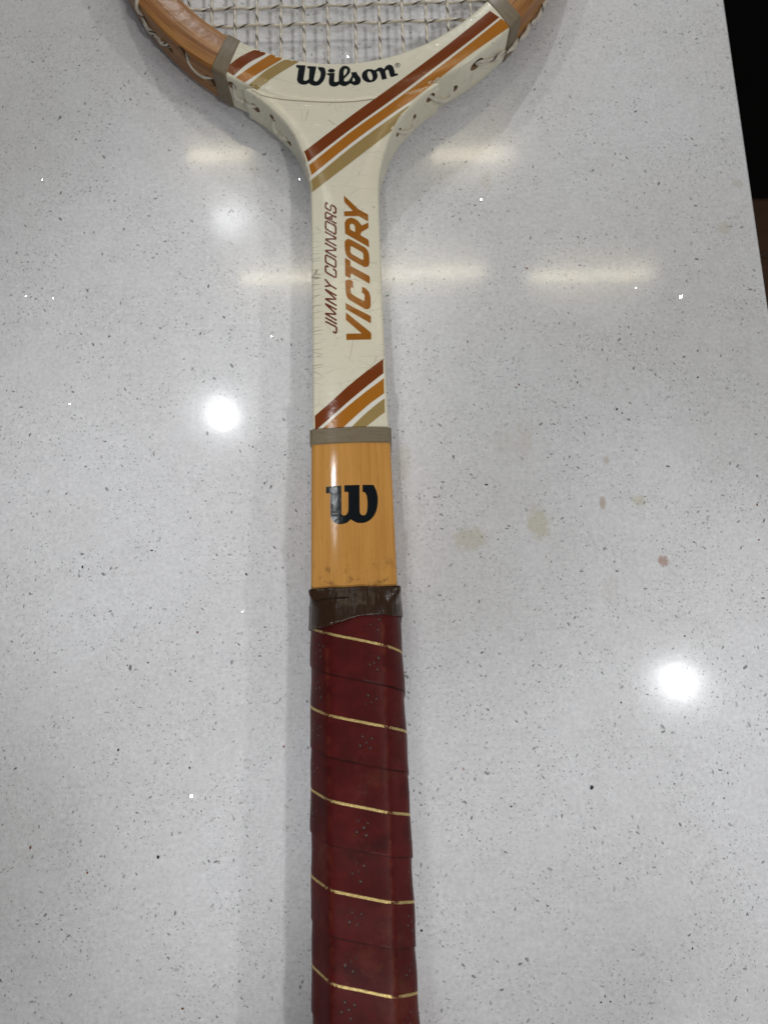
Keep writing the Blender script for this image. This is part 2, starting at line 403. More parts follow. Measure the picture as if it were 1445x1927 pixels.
M = dict(quartz=mat_quartz(), cream=mat_cream(), amber=mat_amber(), hoop=mat_hoop(), leather=mat_leather(), tape=mat_tape(),
         thread=mat_thread(), string=mat_string(), floor=mat_floor(),
         rust=lacquer('rust_brown_print', (0.185, 0.042, 0.008)), orange=lacquer('orange_print', (0.400, 0.148, 0.016)),
         tan=lacquer('tan_gold_print', (0.340, 0.240, 0.092)), white=lacquer('white_print', (0.78, 0.75, 0.68)),
         black=lacquer('black_print', (0.006, 0.009, 0.011)), maroon=lacquer('maroon_print', (0.150, 0.034, 0.014)),
         ochre=lacquer('ochre_print', (0.310, 0.105, 0.007)),
         holewood=mat_plain('bare_hole_wood', (0.26, 0.17, 0.10), 0.7, 0.2),
         gut=mat_plain('painted_string', (0.66, 0.62, 0.52), 0.4, 0.4),
         blackcab=mat_plain('black_cabinet_paint', (0.003, 0.003, 0.0032), 0.6, 0.2, 0.02),
         base=mat_plain('dark_cabinet_wood', (0.05, 0.035, 0.025), 0.5),
         chip=mat_plain('dark_stone_chip', (0.035, 0.037, 0.04), 0.2, 0.5, 0.02),
         brownchip=mat_plain('brown_stone_chip', (0.20, 0.085, 0.045), 0.2, 0.5, 0.02),
         butt=mat_plain('black_butt_cap_plastic', (0.01, 0.01, 0.01), 0.4))
g = NT('glitter_chip_glass'); M['glitter'] = g.out((0.92, 0.93, 0.95), 0.12, None, 0.5, metal=1.0)

# ------------------------------------------------------------------ mesh helpers
def link_mesh(name, verts, faces, mat, parent=None, uvs=None, smooth=True, sharp=40):
    me = bpy.data.meshes.new(name)
    me.from_pydata([tuple(v) for v in verts], [], faces)
    if uvs is not None:
        lay = me.uv_layers.new(name='UVMap')
        k = 0
        for fu in uvs:
            for c in fu:
                lay.data[k].uv = c; k += 1
    me.materials.append(mat)
    if smooth:
        me.polygons.foreach_set('use_smooth', [True] * len(me.polygons))
        me.set_sharp_from_angle(angle=R(sharp))
    me.update()
    o = bpy.data.objects.new(name, me); COL.objects.link(o)
    if parent: o.parent = parent
    return o

def sweep_data(rows, su=None, caps=True):
    """rows: closed rings of equal length; returns verts, faces, uvs (u along the sweep, v round the ring, metres)"""
    n = len(rows[0]); verts = [v for r in rows for v in r]; faces = []; uvs = []
    if su is None:
        su = [0.0]
        for a, b in zip(rows, rows[1:]): su.append(su[-1] + (Vector(b[0]) - Vector(a[0])).length)
    per = [[0.0] for _ in rows]
    for i, r in enumerate(rows):
        for j in range(n): per[i].append(per[i][-1] + (Vector(r[(j + 1) % n]) - Vector(r[j])).length)
    for i in range(len(rows) - 1):
        for j in range(n):
            k = (j + 1) % n
            faces.append((i * n + j, i * n + k, (i + 1) * n + k, (i + 1) * n + j))
            uvs.append(((su[i], per[i][j]), (su[i], per[i][j + 1]), (su[i + 1], per[i + 1][j + 1]), (su[i + 1], per[i + 1][j])))
    if caps:
        faces.append(tuple(range(n - 1, -1, -1))); uvs.append([(0, 0)] * n)
        m = (len(rows) - 1) * n
        faces.append(tuple(m + j for j in range(n))); uvs.append([(0, 0)] * n)
    return verts, faces, uvs

def tube_data(pts, rad, seg=8, rads=None):
    pts = [Vector(p) for p in pts]; rows = []
    t0 = (pts[1] - pts[0]).normalized()
    up = Vector((0, 0, 1)) if abs(t0.z) < 0.9 else Vector((1, 0, 0))
    nrm = (up - t0 * up.dot(t0)).normalized()
    for i, p in enumerate(pts):
        t = (pts[min(i + 1, len(pts) - 1)] - pts[max(i - 1, 0)]).normalized()
        nrm = (nrm - t * nrm.dot(t)).normalized(); bi = t.cross(nrm)
        r = rads[i] if rads else rad
        rows.append([p + (nrm * math.cos(2 * math.pi * j / seg) + bi * math.sin(2 * math.pi * j / seg)) * r for j in range(seg)])
    su = [0.0]
    for a, b in zip(pts, pts[1:]): su.append(su[-1] + (b - a).length)
    v, f, _ = sweep_data(rows)
    uv = []
    for i in range(len(pts) - 1):
        for j in range(seg):
            uv.append(((su[i], j / seg), (su[i], (j + 1) / seg), (su[i + 1], (j + 1) / seg), (su[i + 1], j / seg)))
    uv += [[(0, 0)] * seg, [(0, 0)] * seg]
    return v, f, uv

def interp(tab, x):
    if x <= tab[0][0]: return tab[0][1]
    for (a, b), (c, d) in zip(tab, tab[1:]):
        if x <= c: return b + (d - b) * (x - a) / (c - a)
    return tab[-1][1]
def pchip(tab, x):
    """smooth table lookup (Catmull-Rom)"""
    if x <= tab[0][0]: return tab[0][1]
    if x >= tab[-1][0]: return tab[-1][1]
    for i in range(len(tab) - 1):
        if x <= tab[i + 1][0]:
            x0, y0 = tab[i]; x1, y1 = tab[i + 1]; h = x1 - x0
            m0 = (y1 - tab[i - 1][1]) / (x1 - tab[i - 1][0]) if i > 0 else (y1 - y0) / h
            m1 = (tab[i + 2][1] - y0) / (tab[i + 2][0] - x0) if i + 2 < len(tab) else (y1 - y0) / h
            s = (x - x0) / h
            return ((1 + 2 * s) * (1 - s) ** 2 * y0 + s * (1 - s) ** 2 * h * m0 + s * s * (3 - 2 * s) * y1 + s * s * (s - 1) * h * m1)

# ------------------------------------------------------------------ setting: counter, floor, what stands beyond
EDGE_X = 0.1531
def bevel_box(name, x0, x1, y0, y1, z0, z1, mat, bev, segs=4, parent=None):
    bm = bmesh.new(); bmesh.ops.create_cube(bm, size=1)
    for v in bm.verts:
        v.co = Vector(((x0 + x1) / 2 + v.co.x * (x1 - x0), (y0 + y1) / 2 + v.co.y * (y1 - y0), (z0 + z1) / 2 + v.co.z * (z1 - z0)))
    if bev > 0: bmesh.ops.bevel(bm, geom=bm.edges[:], offset=bev, segments=segs, profile=0.5, affect='EDGES')
    me = bpy.data.meshes.new(name); bm.to_mesh(me); bm.free()
    me.materials.append(mat)
    big = max(p.area for p in me.polygons) * 0.005
    me.polygons.foreach_set('use_smooth', [p.area < big for p in me.polygons])
    o = bpy.data.objects.new(name, me); COL.objects.link(o)
    if parent: o.parent = parent
    return o

counter = bevel_box('countertop', -0.75, EDGE_X, -0.65, 0.75, -0.03, 0.0, M['quartz'], 0.0022)
counter['kind'] = 'structure'
basecab = bevel_box('counter_base', -0.72, EDGE_X - 0.03, -0.62, 0.72, -0.92, -0.0302, M['base'], 0.002, 2)
basecab['kind'] = 'structure'
floor = bevel_box('floor', -1.2, 2.2, -1.4, 2.4, -0.96, -0.932, M['base'], 0)
floor['kind'] = 'structure'
plank_me = None
PWID = 0.127
for k in range(-14, 12):
    y0 = 0.6667 + k * PWID
    if plank_me is None:
        plank = bevel_box('plank', -1.2, 2.2, 0.0015, PWID - 0.0015, -0.932, -0.92, M['floor'], 0.0012, 2, floor)
        plank_me = plank.data
    else:
        plank = bpy.data.objects.new('plank', plank_me); COL.objects.link(plank); plank.parent = floor
    plank.location = (0, y0, 0)

cab = bpy.data.objects.new('black_cabinet', None); COL.objects.link(cab)
cab.location = (0.85, 0.776, -0.92)
cab['label'] = 'plain black cabinet standing on the brown wood floor beyond the counter edge'
cab['category'] = 'cabinet'
bevel_box('carcass', -0.55, 0.55, 0.02, 0.58, 0.0, 0.86, M['blackcab'], 0.002, 2, cab)
for x in (-0.548, 0.002):
    bevel_box('door', x, x + 0.546, 0.0, 0.0195, 0.002, 0.855, M['blackcab'], 0.003, 2, cab)

# chips of darker stone and of mirror-bright glass set into the counter top
def chip_poly(c, rx, ry, ang, n=7):
    pts = []
    for j in range(n):
        a = 2 * math.pi * j / n; r = random.uniform(0.72, 1.12)
        x, y = rx * r * math.cos(a), ry * r * math.sin(a)
        pts.append((c.x + x * math.cos(ang) - y * math.sin(ang), c.y + x * math.sin(ang) + y * math.cos(ang), 0.00003))
    return pts
dark_px = [(1113, 1482, .9, .75), (915, 912, .75, .45), (1093, 953, .3, .3), (476, 841, .4, .35), (223, 1411, .6, .5), (298, 1613, .7, .5),
           (279, 1247, .45, .35), (286, 1036, .6, .3), (156, 1067, .7, .35), (464, 1081, .6, .4), (1168, 1322, .4, .4), (1288, 1197, .5, .3),
           (1166, 1625, .4, .35), (1268, 1475, .35, .3), (498, 909, .5, .3), (1030, 861, .35, .3), (955, 397, .35, .35), (357, 1445, .5, .35),
           (240, 1252, .4, .3), (1130, 1886, .4, .35), (1148, 1885, .4, .3), (793, 1751, .45, .35), (206, 633, .5, .4), (296, 478, .4, .3), (150, 123, .4, .3),
           (962, 1518, .35, .35), (1302, 1785, .45, .3), (1312, 660, .4, .3), (1312, 710, .5, .35), (1086, 720, .5, .3), (1160, 770, .6, .4)]
vs, fs = [], []
for (px, py, rx, ry) in dark_px:
    pl = chip_poly(pix_plane(px, py), rx * MM, ry * MM, random.uniform(0, 3.1)); fs.append(tuple(range(len(vs), len(vs) + len(pl)))); vs += pl
o = link_mesh('stone_chip', vs, fs, M['chip'], counter, smooth=False); o['kind'] = 'stuff'
vs, fs = [], []
for (px, py, rx, ry) in [(58, 1595, .7, .45), (344, 1898, .55, .45), (534, 1405, .5, .35), (372, 1190, .5, .4), (165, 1642, .5, .35), (1424, 950, .6, .4), (1427, 1016, .5, .3),
                         (976, 724, .4, .35), (223, 1560, .35, .3), (1350, 10, .5, .4), (991, 505, .6, .5)]:
    pl = chip_poly(pix_plane(px, py), rx * MM, ry * MM, random.uniform(0, 3.1)); fs.append(tuple(range(len(vs), len(vs) + len(pl)))); vs += pl
o = link_mesh('brown_chip', vs, fs, M['brownchip'], counter, smooth=False); o['kind'] = 'stuff'
LAMP_POS = [Vector((0.687, -0.089, LAMP_Z)), Vector((-0.388, 0.606, LAMP_Z))]
for i, (px, py, r) in enumerate([(80, 339, .45), (50, 557, .4), (101, 561, .4), (511, 633, .5), (132, 760, .55), (456, 1151, .55), (361, 1498, .9), (904, 376, .6),
                                 (1280, 559, .95), (563, 337, .4), (1196, 542, .35), (655, 107, .5)]):
    c = pix_plane(px, py)
    lp = LAMP_POS[i % 2]
    nrm = ((lp - c).normalized() + (CAM_O - c).normalized()).normalized()
    q = nrm.to_track_quat('Z', 'Y'); ring = []
    a0 = random.uniform(0, 3)
    for j in range(6):
        a = a0 + 2 * math.pi * j / 6; rr = 0.78 * r * MM * random.uniform(0.7, 1.1)
        ring.append(q @ Vector((rr * math.cos(a), 0.62 * rr * math.sin(a), 0)))
    lift = -min(v.z for v in ring) + 0.00002
    top = [c + v + Vector((0, 0, lift)) for v in ring]
    bot = [Vector((v.x, v.y, -0.0002)) for v in top]
    link_mesh('glitter_chip', top + bot, [tuple(range(6))] + [(j, (j + 1) % 6, 6 + (j + 1) % 6, 6 + j) for j in range(6)], M['glitter'], counter, smooth=False)

# ------------------------------------------------------------------ the racket
# racket coordinates (mm): x across, Y along the axis (0 under the camera), z from the axis; OFF puts the origin at the butt's resting point
BUTT = -186.0
ZB = 17.0
root = bpy.data.objects.new('tennis_racket', None); COL.objects.link(root)
root.location = (-0.0090, BUTT * MM, 0)
SLOPE = math.atan((ZB - 8.5) / 672.0)
root.rotation_euler = (-SLOPE, 0, 0)
root['label'] = 'old wooden tennis racket with cream throat, rust stripes and red leather grip'
root['category'] = 'tennis racket'
ROOT_M = Matrix.Translation(root.location) @ Matrix.Rotation(-SLOPE, 4, 'X')
ROOT_I = ROOT_M.inverted()
def P(x, Y, z): return Vector((x * MM, (Y - BUTT) * MM, (z + ZB) * MM))
CAM_L = ROOT_I @ CAM_O
def pix_dir_l(x, y): return (ROOT_I.to_3x3() @ pix_dir(x, y)).normalized()

# --- hoop and crown: ring sections between an inner and an outer oval
HZ = 8.3
def ovals(ph):
    s, c = math.sin(ph), math.cos(ph)
    bi, bo = (122.0, 142.0) if c > 0 else (124.0, 136.0)
    return Vector((92.0 * s, 344.2 - bi * c)), Vector((105.0 * s, 346.8 - bo * c))
def ring_section(w, hz, r_in, r_out, sag, rb=2.2, grow=0.0):
    """closed profile (d across from inner edge, z), going inner-top -> outer-top -> outer-bottom -> inner-bottom"""
    pts = []
    def ztop(d): return hz - sag * (2 * d / w - 1) ** 2
    for k in range(5):
        a = math.pi / 2 * k / 4
        pts.append((r_in * (1 - math.sin(a)) if False else r_in - r_in * math.cos(a), ztop(r_in) - r_in + r_in * math.sin(a)))
    for k in range(1, 10):
        d = r_in + (w - r_in - r_out) * k / 10; pts.append((d, ztop(d)))
    for k in range(5):
        a = math.pi / 2 * k / 4
        pts.append((w - r_out + r_out * math.sin(a), ztop(w - r_out) - r_out + r_out * math.cos(a)))
    for k in range(1, 6):
        z0 = ztop(w - r_out) - r_out; pts.append((w, z0 + (-hz + rb - z0) * k / 6))
    for k in range(4):
        a = math.pi / 2 * k / 3
        pts.append((w - rb + rb * math.cos(a), -hz + rb - rb * math.sin(a)))
    for k in range(4):
        a = math.pi / 2 * k / 3
        pts.append((rb - rb * math.sin(a), -hz + rb - rb * math.cos(a)))
    for k in range(1, 5):
        z0 = -hz + rb; pts.append((0, z0 + (ztop(r_in) - r_in - z0) * k / 5))
    if grow:
        out = []
        for (d, z) in pts:
            out.append((w / 2 + (d - w / 2) * (1 + 2 * grow / w), z * (1 + grow / hz)))
        pts = out
    return pts
def hoop_rows(ph0, ph1, step, hz, r_out_fn, r_in=1.0, sag=0.55, grow=0.0, ridge=None):
    n = max(2, int(abs(ph1 - ph0) / step) + 1); rows = []; su = []; s = 0; last = None
    for i in range(n + 1):
        ph = R(ph0 + (ph1 - ph0) * i / n)
        a, b = ovals(ph); w = (b - a).length; dr = (b - a) / w
        g = grow + (ridge(i, n) if ridge else 0)
        sec = ring_section(w, hz, r_in, r_out_fn(math.degrees(ph)), sag, grow=g)
        rows.append([P(a.x + dr.x * d, a.y + dr.y * d, z) for d, z in sec])
        m = (a + b) / 2
        if last is not None: s += (m - last).length
        last = m; su.append(s * MM)
    return rows, su
PH_L, PH_R = -26.4, 40.4
rows, su = hoop_rows(PH_R, 360 + PH_L, 1.6, HZ, lambda p: 1.3, 1.2, 0.6)
hoop = link_mesh('hoop', *sweep_data(rows, su)[:2], M['hoop'], root, sweep_data(rows, su)[2])
def crown_r(p):
    k = min(1, max(0, (abs(p - 1.0) - 15) / 5.0)); return 0.30 + 0.8 * k
rows, su = hoop_rows(PH_L, PH_R, 0.8, HZ + 0.42, crown_r, 0.9, 0.5)
v, f, uv = sweep_data(rows, su)
crown = link_mesh('throat_crown', v, f, M['cream'], root, uv)

# --- shaft with the shoulders that run up under the crown, and the bare wood above the grip
W_TAB = [(70, 13.6), (78, 13.1), (100, 12.75), (140, 12.55), (160, 12.5), (169, 12.65), (176, 13.5), (183, 15.4), (190.5, 18.0), (197, 21.8), (202, 26.0), (206, 29.8), (210, 34.4), (212, 37.2)]
def shaft_section(w, hz, sag, p, r=1.3, n=22, cx=0.0):
    pts = []
    def zt(x): return hz - sag * (abs(x) / w) ** p
    for k in range(n + 1):
        x = -(w - r) + 2 * (w - r) * k / n; pts.append((x, zt(x)))
    for k in range(1, 5):
        a = math.pi / 2 * k / 4; pts.append((w - r + r * math.sin(a), zt(w - r) - r + r * math.cos(a)))
    for k in range(1, 5):
        z0 = zt(w - r) - r; pts.append((w, z0 + (-hz + 2 - z0) * k / 5))
    for k in range(4):
        a = math.pi / 2 * k / 3; pts.append((w - 2 + 2 * math.cos(a), -hz + 2 - 2 * math.sin(a)))
    for k in range(4):
        a = math.pi / 2 * k / 3; pts.append((-w + 2 - 2 * math.sin(a), -hz + 2 - 2 * math.cos(a)))
    for k in range(1, 5):
        z0 = -hz + 2; pts.append((-w, z0 + (zt(w - r) - r - z0) * k / 5))
    for k in range(0, 4):
        a = math.pi / 2 * (1 - k / 4); pts.append((-w + r - r * math.sin(a), zt(w - r) - r + r * math.cos(a)))
    return [(x + cx, z) for x, z in pts]
rows, su = [], []
Y = 72.5
while Y <= 212.01:
    k = min(1, max(0, (Y - 160) / 35))
    sec = shaft_section(pchip(W_TAB, Y), HZ, 1.25 + (0.45 - 1.25) * k, 2 + 3 * k, 1.2)
    rows.append([P(x, Y, z) for x, z in sec]); su.append(Y * MM)
    Y += 1.5 if Y > 160 else 4.0
if abs(Y - 212) > 0.1:
    rows.append([P(x, 212.2, z) for x, z in shaft_section(37.4, HZ, 0.45, 5, 1.2)]); su.append(0.2122)
v, f, uv = sweep_data(rows, su)
shaft = link_mesh('shaft', v, f, M['cream'], root, uv)
rows, su = [], []
for i in range(18):
    Y = 20 + (73 - 20) * i / 17
    w = pchip([(10, 14.3), (21, 14.1), (45, 13.9), (73, 13.55)], Y)
    hz = pchip([(10, 12.3), (21, 11.4), (45, 9.6), (73, 8.4)], Y)
    rows.append([P(x, Y, z) for x, z in shaft_section(w, hz, 1.45, 2, 1.6)]); su.append(Y * MM)
v, f, uv = sweep_data(rows, su)
bare = link_mesh('bare_wood_neck', v, f, M['amber'], root, uv)

# --- whipping bands of grey thread
def band_ridge(i, n): return 0.09 * (1 if i % 2 else 0) - (0.45 if i in (0, n) else 0)
for (a, b) in ((-28.2, -24.7), (38.5, 42.0)):
    rows, su = hoop_rows(a, b, abs(b - a) / 16.01, HZ + 0.1, lambda p: 1.3, 1.2, 0.5, 0.5, band_ridge)
    v, f, uv = sweep_data(rows, su)
    link_mesh('whipping_band', v, f, M['thread'], root, [[(c[1], c[0]) for c in q] for q in uv], sharp=70)
rows, su = [], []
NB = 18
for i in range(NB + 1):
    Y = 70.6 + 5.6 * i / NB
    g = 0.5 + band_ridge(i, NB)
    rows.append([P(x, Y, z) for x, z in shaft_section(13.45 + g, 8.45 + g, 1.35, 2, 1.5)]); su.append(Y * MM)
v, f, uv = sweep_data(rows, su)
link_mesh('whipping_band', v, f, M['thread'], root, [[(c[1], c[0]) for c in q] for q in uv], sharp=70)

# --- grip: octagonal handle wound with a strip of leather
def octagon(w, h, smooth_n, N=144):
    tx, sy = 0.565 * w, 0.40 * h
    cs = [(tx, h), (w, sy), (w, -sy), (tx, -h), (-tx, -h), (-w, -sy), (-w, sy), (-tx, h)]
    L = [0.0]
    for j in range(8):
        a, b = cs[j], cs[(j + 1) % 8]; L.append(L[-1] + math.hypot(b[0] - a[0], b[1] - a[1]))
    per = L[-1]; pts = []
    start = per - tx                     # begin at the middle of the top facet
    for i in range(N):
        s = (start + per * i / N) % per
        for j in range(8):
            if s <= L[j + 1] + 1e-9: break
        a, b = cs[j], cs[(j + 1) % 8]; q = (s - L[j]) / (L[j + 1] - L[j])
        pts.append((a[0] + (b[0] - a[0]) * q, a[1] + (b[1] - a[1]) * q))
    for _ in range(smooth_n):
        pts = [((pts[i - 1][0] + 2 * pts[i][0] + pts[(i + 1) % N][0]) / 4, (pts[i - 1][1] + 2 * pts[i][1] + pts[(i + 1) % N][1]) / 4) for i in range(N)]
    return pts, per
def grip_w(Y): return pchip([(-190, 18.0), (-176, 17.2), (-160, 16.7), (-110, 15.75), (-44, 15.4), (7, 14.9), (20, 14.5)], Y)
def grip_h(Y): return pchip([(-190, 15.6), (-176, 14.8), (-160, 14.2), (-110, 13.7), (-44, 13.3), (7, 12.9), (20, 12.3)], Y)
OCT_SOFT, PER = octagon(16.0, 13.4, 60)
OCT_HARD, _ = octagon(16.0, 13.4, 7)
NO = len(OCT_SOFT)
def oct_point(j, Y, rad=0.0):
    k = min(1, max(0, (-Y + 10) / 60))
    a, b = OCT_SOFT[j % NO], OCT_HARD[j % NO]
    x, z = (a[0] + (b[0] - a[0]) * k) / 16.0, (a[1] + (b[1] - a[1]) * k) / 13.4
    if k < 1:                            # the smoothing shrinks the ring a little: give it back
        x *= 1 + 0.014 * (1 - k); z *= 1 + 0.016 * (1 - k)
    return x * (grip_w(Y) + rad), z * (grip_h(Y) + rad)
PITCH = 24.95
def helix(s):                            # drop of the wrap line at s mm round from the top centre (s in -PER/2..PER/2)
    top = 19.0; rest = PER / 2 - top
    a = min(abs(s), top) * 0.215
    b = max(0, abs(s) - top) * (PITCH / 2 - 0.215 * top) / rest
    return math.copysign(a + b, s)
FR = [0, 0.004, 0.03, 0.08] + [0.08 + 0.08 * k for k in range(1, 11)] + [0.92, 0.97, 0.996]
verts, faces, uvs = [], [], []
rowp = []
for turn in range(-9, 4):
    for fr in FR: rowp.append(turn + fr)
jj = list(range(-NO // 2, NO // 2 + 1))
for p in rowp:
    Yc = 4.6 + (p - 0.5) * PITCH         # gold line at frac 0.5 crosses the top centre at Y = 4.6
    fr = p - math.floor(p)
    rad = 0.42 * (1 - fr) if fr > 0.002 else 0.0
    rad += 0.10 * math.sin(p * 9.1)
    for j in jj:
        Yv = Yc - helix(PER * j / NO)
        Yk = min(14.5, max(-178.0, Yv))
        x, z = oct_point(j, Yk, rad + 0.12 * mnoise.noise(Vector((j * 0.12, Yk * 0.1, 3))))
        verts.append(P(x, Yk, z))
nj = len(jj)
for i in range(len(rowp) - 1):
    for q in range(nj - 1):
        a, b, c, d = i * nj + q, i * nj + q + 1, (i + 1) * nj + q + 1, (i + 1) * nj + q
        ys = [verts[t].y for t in (a, b, c, d)]
        if max(ys) - min(ys) < 1e-7: continue
        faces.append((a, b, c, d))
        uvs.append([((jj[qq] * PER / NO) / 100.0, rowp[ii]) for ii, qq in ((i, q), (i, q + 1), (i + 1, q + 1), (i + 1, q))])
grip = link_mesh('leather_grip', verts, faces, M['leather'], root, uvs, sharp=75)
rows = []
for (Y, e) in ((-176.5, 0.2), (-177.5, 0.9), (-184, 1.1), (-185.6, 0.4), (-186, -1.5)):
    rows.append([P(*((lambda q: (q[0], Y, q[1]))(oct_point(j, -186, e - 0.6)))) for j in range(NO)])
v, f, uv = sweep_data(rows)
link_mesh('butt_cap', v, f, M['butt'], root, uv)

# --- brown tape closing the top of the grip
def tape_bot(j):
    x, z = OCT_HARD[j % NO]
    if z < -3: return 10.0
    return pchip([(-16, 8.3), (-11.6, 8.6), (-5, 10.1), (0, 11.3), (6, 11.95), (16, 11.8)], x)
GSEC = [[oct_point(j, 21.2 - 0.5 * i, 0.5) for j in range(NO)] for i in range(30)]
def polar(poly, ang):
    """distance from the axis to a closed outline along a direction"""
    dx, dz = math.cos(ang), math.sin(ang); best = 0.0
    for (a, b) in zip(poly, poly[1:] + poly[:1]):
        ex, ez = b[0] - a[0], b[1] - a[1]; det = ex * dz - ez * dx
        if abs(det) < 1e-9: continue
        u = (dx * a[1] - dz * a[0]) / det; r = (ex * a[1] - ez * a[0]) / det
        if -1e-6 <= u <= 1 + 1e-6 and r > best: best = r
    return best
NECK = shaft_section(14.1, 11.4, 1.45, 2, 1.6)
rows = []
NT_ = 16
for i in range(NT_ + 1):
    q = i / NT_; ring = []
    for j in range(NO):
        ang = math.atan2(OCT_SOFT[j][1] * 16 / 13.4, OCT_SOFT[j][0])
        top = 21.2 + 0.10 * math.sin(j * 0.35)
        Yv = top + (tape_bot(j) - top) * q
        if i == NT_: Yv += 0.25 * mnoise.noise(Vector((j * 0.2, 0, 0)))
        k = min(1, max(0, (20.6 - Yv) / 6.0)); k = k * k * (3 - 2 * k)
        gsec = GSEC[min(len(GSEC) - 1, max(0, int(round((21.2 - Yv) * 2))))]
        rn = polar(NECK, ang) + 0.45; rg = polar(gsec, ang)
        r = rn + (rg - rn) * k
        r += 0.13 * mnoise.noise(Vector((j * 0.16, Yv * 0.14, 9))) + (0.12 if i else 0)
        ring.append(P(r * math.cos(ang) + 0.5 * max(0, math.cos(ang)) * (1 - k), Yv, r * math.sin(ang)))
    rows.append(ring)
v, f, uv = sweep_data(rows, caps=False)
tape = link_mesh('tape_band', v, f, M['tape'], root, uv, sharp=60)
tsd = tape.modifiers.new('thick', 'SOLIDIFY'); tsd.thickness = 0.00025; tsd.offset = -1

# ------------------------------------------------------------------ things laid on the racket's surface by casting photo rays on it
def bvh_of(objs):
    vs, fs = [], []
    for o in objs:
        n = len(vs); vs += [v.co.copy() for v in o.data.vertices]; fs += [tuple(n + i for i in p.vertices) for p in o.data.polygons]
    return BVHTree.FromPolygons(vs, fs)
BODY = bvh_of([crown, shaft, bare])
ALL = bvh_of([crown, shaft, bare, hoop])
TAPE_B = bvh_of([tape])
def cast(tree, x, y, off):
    d = pix_dir_l(x, y)
    hit, nrm, idx, dist = tree.ray_cast(CAM_L, d)
    if hit is None: return None, None
    if nrm.dot(d) > 0: nrm = -nrm
    return hit + nrm * off, nrm
def decal_mesh(polys, tree, off, maxlen=7.0):
    """polys: list of (outer, [holes]) in photo pixels -> verts, faces on the surface"""
    V, F = [], []
    for pi, (outer, holes) in enumerate(polys):
        loops = [[Vector((p[0], p[1], 0)) for p in outer]] + [[Vector((p[0], p[1], 0)) for p in h] for h in holes]
        tris = tessellate_polygon(loops)
        flat = [p for l in loops for p in l]
        bm = bmesh.new(); bv = [bm.verts.new(p) for p in flat]
        for t in tris:
            try: bm.faces.new([bv[i] for i in t])
            except ValueError: pass
        for _ in range(6):
            long = [e for e in bm.edges if e.calc_length() > maxlen]
            if not long: break
            bmesh.ops.subdivide_edges(bm, edges=long, cuts=1)
            bmesh.ops.triangulate(bm, faces=[fc for fc in bm.faces if len(fc.verts) > 3])
        base = len(V); ok = {}
        bm.verts.index_update()
        for vv in bm.verts:
            p, _n = cast(tree, vv.co.x, vv.co.y, off + 0.000012 * (pi % 4))
            if p is not None: ok[vv.index] = len(V); V.append(p)
        for fc in bm.faces:
            ids = [ok.get(q.index) for q in fc.verts]
            if None in ids: continue
            pts = [V[i] for i in ids]
            if max((pts[0] - pts[1]).length, (pts[1] - pts[2]).length, (pts[2] - pts[0]).length) > 0.006: continue
            n = (pts[1] - pts[0]).cross(pts[2] - pts[0])
            F.append(tuple(ids) if n.z > 0 else tuple(reversed(ids)))
        bm.free()
    return V, F
def decal(name, polys, mat, tree=BODY, off=0.00006, label=None, parent=root, maxlen=7.0):
    V, F = decal_mesh(polys, tree, off, maxlen)
    o = link_mesh(name, V, F, mat, parent)
    if label: o['label'] = label
    return o
def sc(pts, s, ox, oy): return [(ox + p[0] / s, oy + p[1] / s) for p in pts]
def densify(pts, closed=True, k=3):
    """Catmull-Rom through the points, corners kept where the path turns sharply"""
    n = len(pts); out = []
    for i in range(n if closed else n - 1):
        p0, p1, p2, p3 = pts[(i - 1) % n], pts[i], pts[(i + 1) % n], pts[(i + 2) % n]
        def corner(a, b, c):
            v1 = Vector((b[0] - a[0], b[1] - a[1])); v2 = Vector((c[0] - b[0], c[1] - b[1]))
            if v1.length < 1e-6 or v2.length < 1e-6: return True
            return v1.angle(v2) > 0.75
        m1 = (0, 0) if corner(p0, p1, p2) else ((p2[0] - p0[0]) / 2, (p2[1] - p0[1]) / 2)
        m2 = (0, 0) if corner(p1, p2, p3) else ((p3[0] - p1[0]) / 2, (p3[1] - p1[1]) / 2)
        ch = (p2[0] - p1[0], p2[1] - p1[1])
        if m1 == (0, 0): m1 = ch
        if m2 == (0, 0): m2 = ch
        L = math.hypot(*ch)
        def lim(m):
            q = math.hypot(*m); return m if q <= L * 1.3 or q == 0 else (m[0] * L * 1.3 / q, m[1] * L * 1.3 / q)
        m1, m2 = lim(m1), lim(m2)
        for t in range(k):
            s = t / k
            h1, h2, h3, h4 = 2 * s**3 - 3 * s**2 + 1, s**3 - 2 * s**2 + s, -2 * s**3 + 3 * s**2, s**3 - s**2
            out.append((h1 * p1[0] + h2 * m1[0] + h3 * p2[0] + h4 * m2[0], h1 * p1[1] + h2 * m1[1] + h3 * p2[1] + h4 * m2[1]))
    if not closed: out.append(pts[-1])
    return out
def ell(cx, cy, rx, ry, rot=0.0, n=20):
    return [(cx + rx * math.cos(a) * math.cos(rot) - ry * math.sin(a) * math.sin(rot), cy + rx * math.cos(a) * math.sin(rot) + ry * math.sin(a) * math.cos(rot))
            for a in [2 * math.pi * i / n for i in range(n)]]
